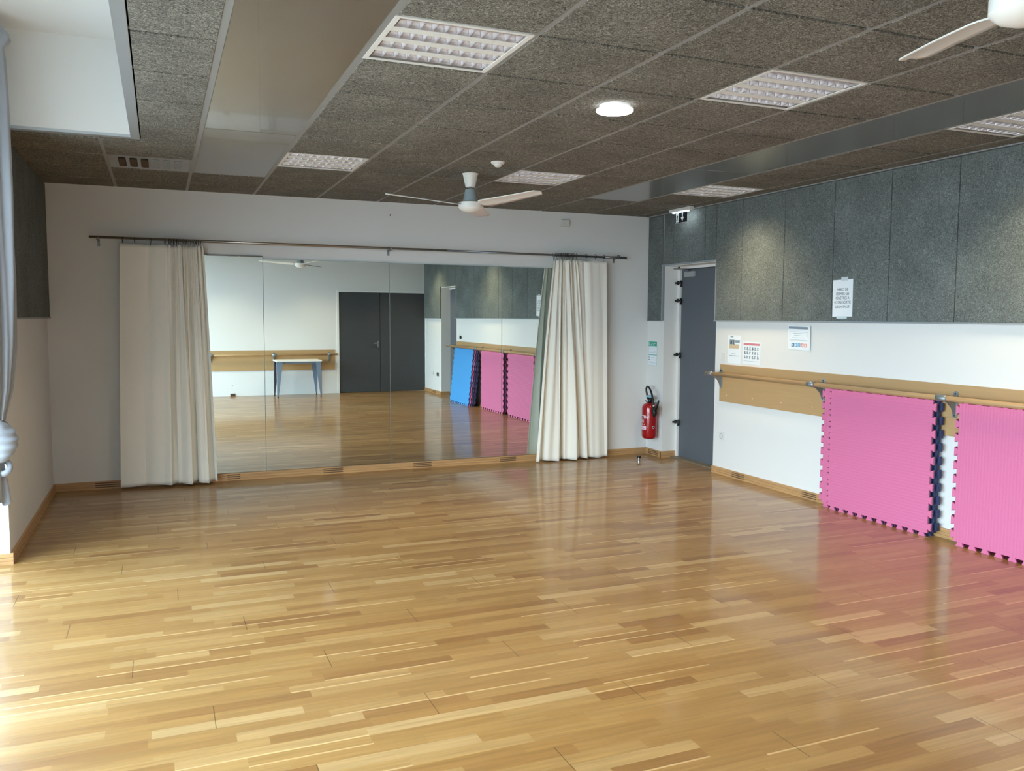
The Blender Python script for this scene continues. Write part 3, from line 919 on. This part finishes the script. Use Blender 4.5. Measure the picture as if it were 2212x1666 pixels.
# ------------------------------------------------------------------ ceiling fans
def fan():
    root = thing('ceiling_fan', '', 'ceiling fan', (0, 0, 0), 0, 'white three-blade ceiling fans')
    bm = bmesh.new(); lathe(bm, [(0, 0), (.066, 0), (.066, -.006), (.060, -.012), (.040, -.105), (.036, -.110), (0, -.110)])
    obj('canopy', bm, MT['fan'], root, sharp=.6)
    bm = bmesh.new(); tube(bm, [(0, 0, -.10), (0, 0, -.14)], .011, 12); obj('down_rod', bm, MT['steel'], root)
    bm = bmesh.new(); lathe(bm, [(0, -.126), (.038, -.126), (.042, -.132), (.060, -.218), (.058, -.222), (0, -.222)])
    obj('motor_shroud', bm, MT['fang'], root, sharp=.6)
    bm = bmesh.new(); lathe(bm, [(0, -.221), (.047, -.221), (.047, -.231), (0, -.231)]); obj('gap_ring', bm, MT['black'], root)
    bm = bmesh.new(); lathe(bm, [(0, -.229), (.086, -.229), (.096, -.232), (.097, -.236), (.097, -.274), (.093, -.280), (.074, -.297), (.04, -.310), (0, -.314)])
    obj('hub', bm, MT['fan'], root, sharp=.5)
    for k in range(3):
        a = 2 * PI * k / 3
        ca, sa = math.cos(a), math.sin(a)
        bm = bmesh.new(); rows = []
        N_ = 26
        for i in range(N_ + 1):
            q = i / N_; r = .088 + (.70 - .088) * q
            wd = .048 + .026 * smooth(0, .12, q) - .014 * smooth(.3, 1, q)
            if q > .93: wd *= math.sqrt(max(.04, 1 - ((q - .93) / .07) ** 2 * .9))
            if q < .05: wd *= .75
            row = []
            tilt = .20 - .08 * q
            for j in range(7):
                v = -1 + 2 * j / 6
                off = v * wd + .008 * math.sin(PI * q)
                z = -.250 + (.045, .045, -.010)[k] * q - off * math.sin(tilt) - .006 * (1 - v * v) * -1
                row.append((r, off, z))
            rows.append(row)
        th = .0025
        up = [[bm.verts.new((ca * p[0] - sa * p[1], sa * p[0] + ca * p[1], p[2] + th)) for p in row] for row in rows]
        dn = [[bm.verts.new((ca * p[0] - sa * p[1], sa * p[0] + ca * p[1], p[2] - th)) for p in row] for row in rows]
        for G_ in (up, dn):
            for i in range(N_):
                for j in range(6):
                    f = bm.faces.new((G_[i][j], G_[i][j + 1], G_[i + 1][j + 1], G_[i + 1][j])); f.smooth = True
        for i in range(N_):
            bm.faces.new((up[i][0], dn[i][0], dn[i + 1][0], up[i + 1][0])); bm.faces.new((up[i][6], dn[i][6], dn[i + 1][6], up[i + 1][6]))
        for j in range(6):
            bm.faces.new((up[0][j], dn[0][j], dn[0][j + 1], up[0][j + 1])); bm.faces.new((up[N_][j], dn[N_][j], dn[N_][j + 1], up[N_][j + 1]))
        o = obj('blade', bm, MT['fan'], root)
        o['label'] = 'white fan blade'
    return root
F0 = fan()
F0.location = (2.09, 3.3, CH - .003); F0.rotation_euler = (0, 0, PI)
F0['label'] = 'white ceiling fan hanging in front of the mirror wall, fully in view'
dup(F0, (2.05, -1.53, CH - .003), math.radians(68), 'white ceiling fan at the top right, mostly outside the photo')

# ------------------------------------------------------------------ small ceiling things
t = thing('round_lamp', 'bright round white lamp surface-mounted on the ceiling tiles', 'ceiling light', (2.06, .88, CH - .004))
bm = bmesh.new(); lathe(bm, [(0, 0), (.085, 0), (.085, -.022), (0, -.022)], n=40); obj('base', bm, MT['white'], t, sharp=.6)
bm = bmesh.new(); lathe(bm, [(0, -.020), (.088, -.020), (.101, -.024), (.102, -.031), (.094, -.038), (.05, -.041), (0, -.042)], n=40); obj('diffuser', bm, MT['led'], t, sharp=.8)
t = thing('motion_detector', 'small white domed detector on the ceiling above the fan', 'detector', (2.1, 2.72, CH - .004))
bm = bmesh.new(); lathe(bm, [(0, 0), (.052, 0), (.052, -.008), (.045, -.016), (.02, -.018), (0, -.018)], n=32); obj('base', bm, MT['fan'], t, sharp=.6)
bm = bmesh.new(); lathe(bm, [(.034, -.016), (.031, -.028), (.02, -.038), (0, -.042)], n=24); obj('dome', bm, MT['pale'], t)
# ventilation plate
t = thing('air_vent', 'metal ceiling vent plate with six oval slots above the left wall corner', 'air vent', (-.3, 3.9, CH))
bm = bmesh.new(); box(bm, -.288, .288, -.288, .288, .0, .012); obj('plate', bm, MT['strip'], t)
for k in range(6):
    x = -.195 + .078 * k
    pl = []
    for q in range(13):
        a = PI * q / 12; pl.append((x + .026 * math.cos(a), .16 + .026 * math.sin(a)))
    for q in range(13):
        a = PI + PI * q / 12; pl.append((x + .026 * math.cos(a), -.16 + .026 * math.sin(a)))
    bm = bmesh.new(); prism(bm, pl, lambda u, v, d_: (u, v, d_), -.004, .001)
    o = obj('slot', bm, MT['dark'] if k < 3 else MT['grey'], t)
    for q in range(13):
        yy = -.15 + .025 * q
        bm = bmesh.new(); box(bm, x - .022, x + .022, yy - .004, yy + .004, -.006, -.0035)
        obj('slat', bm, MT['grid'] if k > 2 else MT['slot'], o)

# exit sign
t = thing('exit_sign', 'lit emergency exit sign with running figure and down arrow, above the grey door', 'exit sign', (4.86, 4.43, CH - .004))
obj('housing', B((-.028, .028, -.19, .19, -.034, 0)), MT['white'], t, bevel=.004)
obj('lamp', B((-.020, .020, -.12, .14, -.044, -.034)), MT['signlamp'], t)
pan = obj('sign_panel', B((-.004, .004, -.106, .104, -.150, -.040)), MT['signbg'], t)
obj('clear_edge', B((-.005, .005, -.106, .104, -.156, -.150)), MT['sleeve'], t)
sf = lambda u, v, d_: (-.004 - d_, -u, v)          # u to the viewer's right
bm = bmesh.new()
prism(bm, [(-.088, -.142), (-.034, -.142), (-.034, -.05), (-.088, -.05)], sf, .0002, .0008)
prism(bm, [(.022, -.048), (.040, -.048), (.040, -.095), (.060, -.095), (.031, -.140), (.002, -.095), (.022, -.095)], sf, .0002, .0008)
obj('pictogram', bm, MT['signfg'], pan)
bm = bmesh.new()
q8 = lambda cx, cz, r: [(cx + r * math.cos(2 * PI * i / 12), cz + r * math.sin(2 * PI * i / 12)) for i in range(12)]
prism(bm, q8(-.052, -.064, .0065), sf, .0009, .0014)
for pl in ([(-.066, -.074), (-.052, -.073), (-.056, -.100), (-.070, -.098)],
           [(-.060, -.075), (-.042, -.090), (-.045, -.094), (-.062, -.082)],
           [(-.066, -.075), (-.078, -.090), (-.074, -.093), (-.064, -.083)],
           [(-.062, -.097), (-.048, -.112), (-.052, -.132), (-.058, -.131), (-.055, -.114), (-.067, -.101)],
           [(-.070, -.096), (-.064, -.100), (-.070, -.122), (-.086, -.126), (-.085, -.120), (-.075, -.117)]):
    prism(bm, pl, sf, .0009, .0014)
obj('running_figure', bm, MT['signbg'], pan)
l = bpy.data.lights.new('sign_lamp', 'AREA'); l.shape = 'RECTANGLE'; l.size = .02; l.size_y = .2; l.energy = .45; l.color = (.8, .93, 1)
lo = bpy.data.objects.new('sign_lamp', l); C.objects.link(lo); lo.location = (4.885, 4.42, CH - .05); lo.rotation_euler = (0, -.6, 0)

# ------------------------------------------------------------------ things on the walls
def plate(name, label, cat, y, z, w_, h_, m='pale', x=None, hole=None):
    xx = XR if x is None else x
    o = obj(name, B((xx - .010, xx - .0005, y - w_ / 2, y + w_ / 2, z - h_ / 2, z + h_ / 2)), MT[m], bevel=.002)
    if label: tag(o, label, cat)
    return o
plate('light_switch', 'small white light switch left of the flyers on the right wall', 'light switch', 3.835, 1.20, .05, .08)
s_ = plate('wall_socket', 'white wall socket low on the right wall beside the grey door', 'socket', 3.825, .395, .08, .08)
bm = bmesh.new(); lathe(bm, [(.022, XR - .0105), (.024, XR - .012), (.026, XR - .0105)], 3.825, .395, 24, 'x'); tube(bm, [(XR - .0105, 3.825, .401), (XR - .013, 3.825, .401)], .003, 6)
obj('socket_ring', bm, MT['grey'], s_)
w1 = plate('wall_control', 'white wall control plate above the barre beside the second door, in mirror', 'switch', -1.50, 1.21, .08, .10)
bm = bmesh.new(); lathe(bm, [(0, XR - .03), (.03, XR - .03), (.03, XR - .010), (0, XR - .010)], -1.42, 1.205, 20, 'x')
tag(obj('round_switch', bm, MT['black']), 'round black switch above the barre beside the second door, in mirror', 'switch')
plate('wall_socket', 'white socket plate on the near right corner pier, seen in mirror', 'socket', -3.22, .42, .08, .08)
s2 = plate('wall_socket', 'double black socket on the near right corner pier, seen in mirror', 'socket', -2.87, .41, .14, .09)
obj('socket_insert', B((XR - .016, XR - .009, -2.93, -2.885, .375, .445), (XR - .016, XR - .009, -2.855, -2.81, .375, .445)), MT['black'], s2)
# box on the far wall, wall hole
o = obj('wall_sensor', B((3.852, 3.958, YF - .03, YF - .0005, 2.595, 2.67)), MT['pale'], bevel=.006)
tag(o, 'small white square box high on the far wall, right of the fan', 'sensor')
bm = bmesh.new(); tube(bm, [(1.933, YF - .008, 2.626), (1.933, YF - .0005, 2.622)], .007, 8)
tag(obj('wall_plug', bm, MT['black']), 'tiny dark screw in the far wall left of the fan', 'screw')
o = obj('wood_block', B((.99, 1.08, YN + .0005, YN + .02, .0, .05)), MT['brown'])
tag(o, 'small dark wooden block at the foot of the rear wall, seen in mirror', 'wood block')
bm = bmesh.new(); tube(bm, [(1.03, YN + .0005, .21), (1.03, YN + .006, .21)], .009, 8)
tag(obj('wall_plug', bm, MT['black']), 'tiny dark screw low on the rear wall above the wooden block', 'screw')

# sheets on the right wall: local u runs to the viewer's right (-y), v is up
def sheet(name, label, cat, yl, yr, zb, zt, x=None, m='paper', curl=0.0, rot=0.0):
    """yl: y of its left edge as seen from the room"""
    xx = XR if x is None else x
    W_, H_ = yl - yr, zt - zb
    root = thing(name, label, cat, (xx, (yl + yr) / 2, zb))
    def fn(u, v, d_):
        uu = u - W_ / 2; c, s = math.cos(rot), math.sin(rot)
        return (-.0012 - d_, -(uu * c - v * s), uu * s + v * c)
    bm = bmesh.new(); n = 8
    g0 = [[None] * (n + 1) for _ in range(n + 1)]
    for i in range(n + 1):
        for j in range(n + 1):
            u, v = W_ * i / n, H_ * j / n
            d_ = curl * max(0, (u / W_ - .86) / .14) ** 2 * (.4 + .6 * v / H_)
            g0[i][j] = bm.verts.new(fn(u, v, d_))
    for i in range(n):
        for j in range(n): bm.faces.new((g0[i][j], g0[i + 1][j], g0[i + 1][j + 1], g0[i][j + 1]))
    p_ = obj('paper', bm, MT[m], root)
    md = p_.modifiers.new('solid', 'SOLIDIFY'); md.thickness = .0008; md.offset = -1
    def rects(nm, mm, lst, d0=.0006):
        bmm = bmesh.new()
        for u0, u1, v0, v1 in lst:
            prism(bmm, [(u0 * W_, v0 * H_), (u1 * W_, v0 * H_), (u1 * W_, v1 * H_), (u0 * W_, v1 * H_)], fn, d0, d0 + .0004)
        return obj(nm, bmm, MT[mm], root)
    return root, fn, W_, H_, rects

# printed notice
root, fn, W_, H_, rects = sheet('paper_notice', 'white printed notice asking to close the windows, taped on the felt panel', 'notice', 2.318, 2.095, 1.612, 1.918, x=PX0 - .0005, rot=.012)
bm = bmesh.new()
for k, s in enumerate(['MERCI DE', 'FERMER LES', 'FENÊTRES À', 'VOTRE SORTIE', 'DE LA SALLE']):
    text_mesh(bm, s, .0315, lambda u, v, d_, k=k: fn(u * .9 + W_ * .50, v + H_ * (.70 - .116 * k), .0008))
obj('lettering', bm, MT['ink'], root)
rects('tape', 'sleeve', [(.42, .75, .97, 1.07), (.22, .74, -.055, .01)])
# hall flyer
root, fn, W_, H_, rects = sheet('paper_flyer', 'white flyer with a small hall photo, left above the barre board', 'flyer', 3.765, 3.555, 1.145, 1.425)
rects('photo_print', 'tan', [(.10, .86, .53, .68)]); rects('photo_print', 'greyp', [(.14, .50, .68, .84), (.56, .90, .74, .80)])
rects('photo_print', 'ink', [(.22, .30, .68, .80), (.46, .50, .66, .82)])
rects('heading', 'paleink', [(.20, .42, .93, .97), (.56, .92, .80, .83)])
rects('text_lines', 'paleink', [(.30, .62, .33, .345), (.14, .86, .26, .28), (.12, .125, .26, .48), (.87, .875, .26, .48)])
# exercise chart
root, fn, W_, H_, rects = sheet('paper_chart', 'exercise chart with a red header strip, beside the hall flyer', 'poster', 3.530, 3.262, 1.150, 1.368, rot=-.01)
rects('header', 'redp', [(.05, .95, .84, .93)])
ic = []
rr = random.Random(5)
for i in range(6):
    for j in range(3):
        u, v = .10 + .145 * i, .24 + .19 * j
        ic += [(u, u + .03 + .03 * rr.random(), v, v + .13), (u + .04, u + .10, v + .04 * rr.random(), v + .03 + .03 * rr.random()), (u + .02, u + .08, v + .10, v + .12)]
rects('figures', 'greyp', ic); rects('ruled_lines', 'paleink', [(.08, .94, .13, .14)])
# rules sheet with coloured icons
root, fn, W_, H_, rects = sheet('paper_sheet', 'sheet with a grey header and five coloured square icons, corner curled', 'poster', 2.885, 2.585, 1.315, 1.530, curl=.016, rot=-.015)
rects('header', 'greyp', [(.02, .84, .86, .955)])
rects('text_lines', 'paleink', [(.10, .82, .735, .745), (.22, .66, .67, .685), (.28, .6, .58, .60), (.18, .7, .50, .51), (.06, .84, .40, .41), (.12, .84, .37, .378), (.09, .095, .52, .76), (.83, .835, .52, .76)])
for k, mm in enumerate(['dblue', 'lblue', 'lblue', 'orange', 'peach']):
    rects('icon', mm, [(.17 + .135 * k, .285 + .135 * k, .12, .27)])
rects('icon_marks', 'paper', [(.21 + .135 * k, .245 + .135 * k, .15, .24) for k in range(5)], .0012)
# evacuation notice on the corner pier
root, fn, W_, H_, rects = sheet('evacuation_notice', 'green-headed evacuation notice on the corner pier above the fire extinguisher', 'notice', 5.262, 5.078, 1.045, 1.325)
rects('header', 'green', [(.02, .98, .79, .98), (.02, .98, .415, .44), (.02, .98, .755, .77)])
rects('header_marks', 'paper', [(.10, .16, .84, .94), (.3, .45, .82, .86), (.55, .7, .82, .86), (.3, .85, .90, .92)], .0012)
rects('text_lines', 'paleink', [(.1, .85, .68, .69), (.1, .85, .58, .59), (.1, .85, .53, .54), (.34, .85, .31, .32), (.34, .85, .22, .23), (.1, .85, .13, .14), (.1, .85, .09, .10)])
rects('figures', 'greyp', [(.05, .10, .30, .36), (.15, .20, .30, .36), (.05, .22, .21, .25)])
rects('border_line', 'green', [(0, .015, 0, .8), (.985, 1, 0, .8), (0, 1, 0, .006)])

# ------------------------------------------------------------------ fire extinguisher
t = thing('fire_extinguisher', 'red fire extinguisher with black hose hung on the corner pier', 'fire extinguisher', (XR - .106, 5.045, .215))
R_ = .088
bm = bmesh.new()
lathe(bm, [(0, .012), (.05, .012), (.058, .0), (.070, .0), (.080, .008), (R_, .03), (R_, .345), (.084, .37), (.07, .392), (.045, .405), (.026, .412), (0, .412)], n=48)
body = obj('cylinder', bm, MT['red'], t, sharp=.7)
bm = bmesh.new(); tube(bm, [(0, 0, .405), (0, 0, .47)], [.028, .022], 16); box(bm, -.015, .015, -.05, .045, .445, .47)
obj('valve', bm, MT['black'], t)
bm = bmesh.new(); box(bm, -.017, .017, -.045, .05, .470, .492); obj('safety_cap', bm, MT['bluecap'], t, bevel=.004)
bm = bmesh.new()
tube(bm, [(-.01, .03, .40), (-.015, .05, .42), (-.01, .075, .425)], .006, 8); tube(bm, [(-.01, .0, .49), (.0, -.085, .455)], .006, 8)
obj('lever', bm, MT['black'], t)
bm = bmesh.new()
hp = [(-.0, .052, .465), (-.004, .058, .50), (-.008, .066, .545), (-.012, .055, .580), (-.016, .02, .592), (-.020, -.03, .57), (-.024, -.075, .52), (-.03, -.11, .46), (-.034, -.135, .39)]
# densify
pts = []
for a, b_, c_, d_ in zip([hp[0]] + hp, hp, hp[1:], hp[2:] + [hp[-1]]):
    for q in range(5):
        u = q / 5
        pts.append(tuple(.5 * ((2 * b_[i]) + (-a[i] + c_[i]) * u + (2 * a[i] - 5 * b_[i] + 4 * c_[i] - d_[i]) * u * u + (-a[i] + 3 * b_[i] - 3 * c_[i] + d_[i]) * u ** 3) for i in range(3)))
pts.append(hp[-1])
tube(bm, pts, .011, 12); obj('hose', bm, MT['black'], t)
bm = bmesh.new()
tube(bm, [(-.034, -.135, .392), (-.034, -.140, .375)], .014, 12)
obj('hose_clip', bm, MT['chrome'], t)
bm = bmesh.new()
tube(bm, [(-.034, -.14, .378), (-.034, -.155, .34), (-.034, -.16, .30), (-.034, -.155, .265)], [.018, .03, .028, .014], 14)
tube(bm, [(-.034, -.16, .315), (-.034, -.19, .36), (-.034, -.225, .415), (-.034, -.238, .455)], [.02, .016, .011, .009], 12)
obj('nozzle', bm, MT['black'], t)
def band(nm, m_, a0, a1, z0, z1, rr_=R_ + .0008):
    bm = bmesh.new(); n = 16; A = []; Bv = []
    for i in range(n + 1):
        a = math.radians(a0 + (a1 - a0) * i / n)
        A.append(bm.verts.new((rr_ * math.cos(a), rr_ * math.sin(a), z0))); Bv.append(bm.verts.new((rr_ * math.cos(a), rr_ * math.sin(a), z1)))
    for i in range(n):
        f = bm.faces.new((A[i], A[i + 1], Bv[i + 1], Bv[i])); f.smooth = True
    return obj(nm, bm, MT[m_], body)
# camera direction seen from the extinguisher is about -122 degrees; its left is towards -200
band('label', 'label', -208, -150, .232, .268); band('label', 'label', -208, -146, .105, .148)
band('label_text', 'maroon', -200, -165, .240, .258, R_ + .0014); band('label_text', 'maroon', -200, -160, .118, .126, R_ + .0014)
for z in (.215, .205, .195, .185): band('label_text', 'label', -195, -165, z, z + .004)
band('label', 'label', -190, -172, .158, .172); band('label', 'label', -166, -160, .158, .172)
def disc(nm, m_, adeg, z, r0, rr_):
    bm = bmesh.new(); a0 = math.radians(adeg); vs2 = []
    for i in range(24):
        b_ = 2 * PI * i / 24; a = a0 + r0 * math.cos(b_) / R_
        vs2.append(bm.verts.new((rr_ * math.cos(a), rr_ * math.sin(a), z + r0 * math.sin(b_))))
    c_ = bm.verts.new((rr_ * math.cos(a0), rr_ * math.sin(a0), z))
    for i in range(24): bm.faces.new((c_, vs2[i], vs2[(i + 1) % 24]))
    return obj(nm, bm, MT[m_], body)
disc('round_emblem', 'label', -135, .250, .019, R_ + .0012); disc('round_emblem', 'red', -135, .250, .014, R_ + .0017); disc('round_emblem', 'label', -135, .250, .008, R_ + .0022)
disc('gauge', 'label', -92, .135, .016, R_ + .0012); disc('gauge', 'ink', -92, .135, .010, R_ + .0017)
obj('wall_hook', B((.03, .105, -.02, .02, .385, .41)), MT['steel'], t)

# door stop on the floor
t = thing('door_stop', 'small steel door stop with black cap standing on the floor near the door', 'door stop', (4.635, 4.826, 0))
bm = bmesh.new(); lathe(bm, [(0, 0), (.022, 0), (.022, .004), (.014, .006), (.014, .036), (0, .036)], n=20); obj('post', bm, MT['chrome'], t, sharp=.6)
bm = bmesh.new(); lathe(bm, [(0, .034), (.021, .034), (.023, .045), (.019, .055), (0, .057)], n=20); obj('cap', bm, MT['black'], t, sharp=.6)

# ------------------------------------------------------------------ small table by the rear wall
TX0, TX1, TY0, TY1, TZ = 1.80, 2.68, YN + .13, YN + .70, .725
t = thing('small_table', 'small table with white top and splayed blue-grey legs, seen in the mirror', 'table', ((TX0 + TX1) / 2, (TY0 + TY1) / 2, 0))
hx, hy = (TX1 - TX0) / 2, (TY1 - TY0) / 2
obj('tabletop', B((-hx, hx, -hy, hy, TZ - .028, TZ)), MT['tabletop'], t, bevel=.006)
obj('apron', B((-hx + .05, hx - .05, -hy + .05, hy - .05, TZ - .06, TZ - .029)), MT['tableleg'], t)
for sx in (-1, 1):
    for sy in (-1, 1):
        bm = bmesh.new()
        X = sx * (hx - .012); Y = sy * (hy - .012)
        # folded angle leg: two tapering flanges
        prism(bm, [(0, .03), (.028, .03), (.115, TZ - .03), (0, TZ - .03)], lambda u, v, d_: (X - sx * u, Y - sy * d_, v), 0, .004)
        prism(bm, [(0, .03), (.028, .03), (.095, TZ - .03), (0, TZ - .03)], lambda u, v, d_: (X - sx * d_, Y - sy * u, v), 0, .004)
        o = obj('leg', bm, MT['tableleg'], t)
        bm = bmesh.new(); lathe(bm, [(0, 0), (.012, 0), (.012, .03), (0, .03)], X - sx * .014, Y - sy * .014, 12); obj('foot', bm, MT['black'], o)
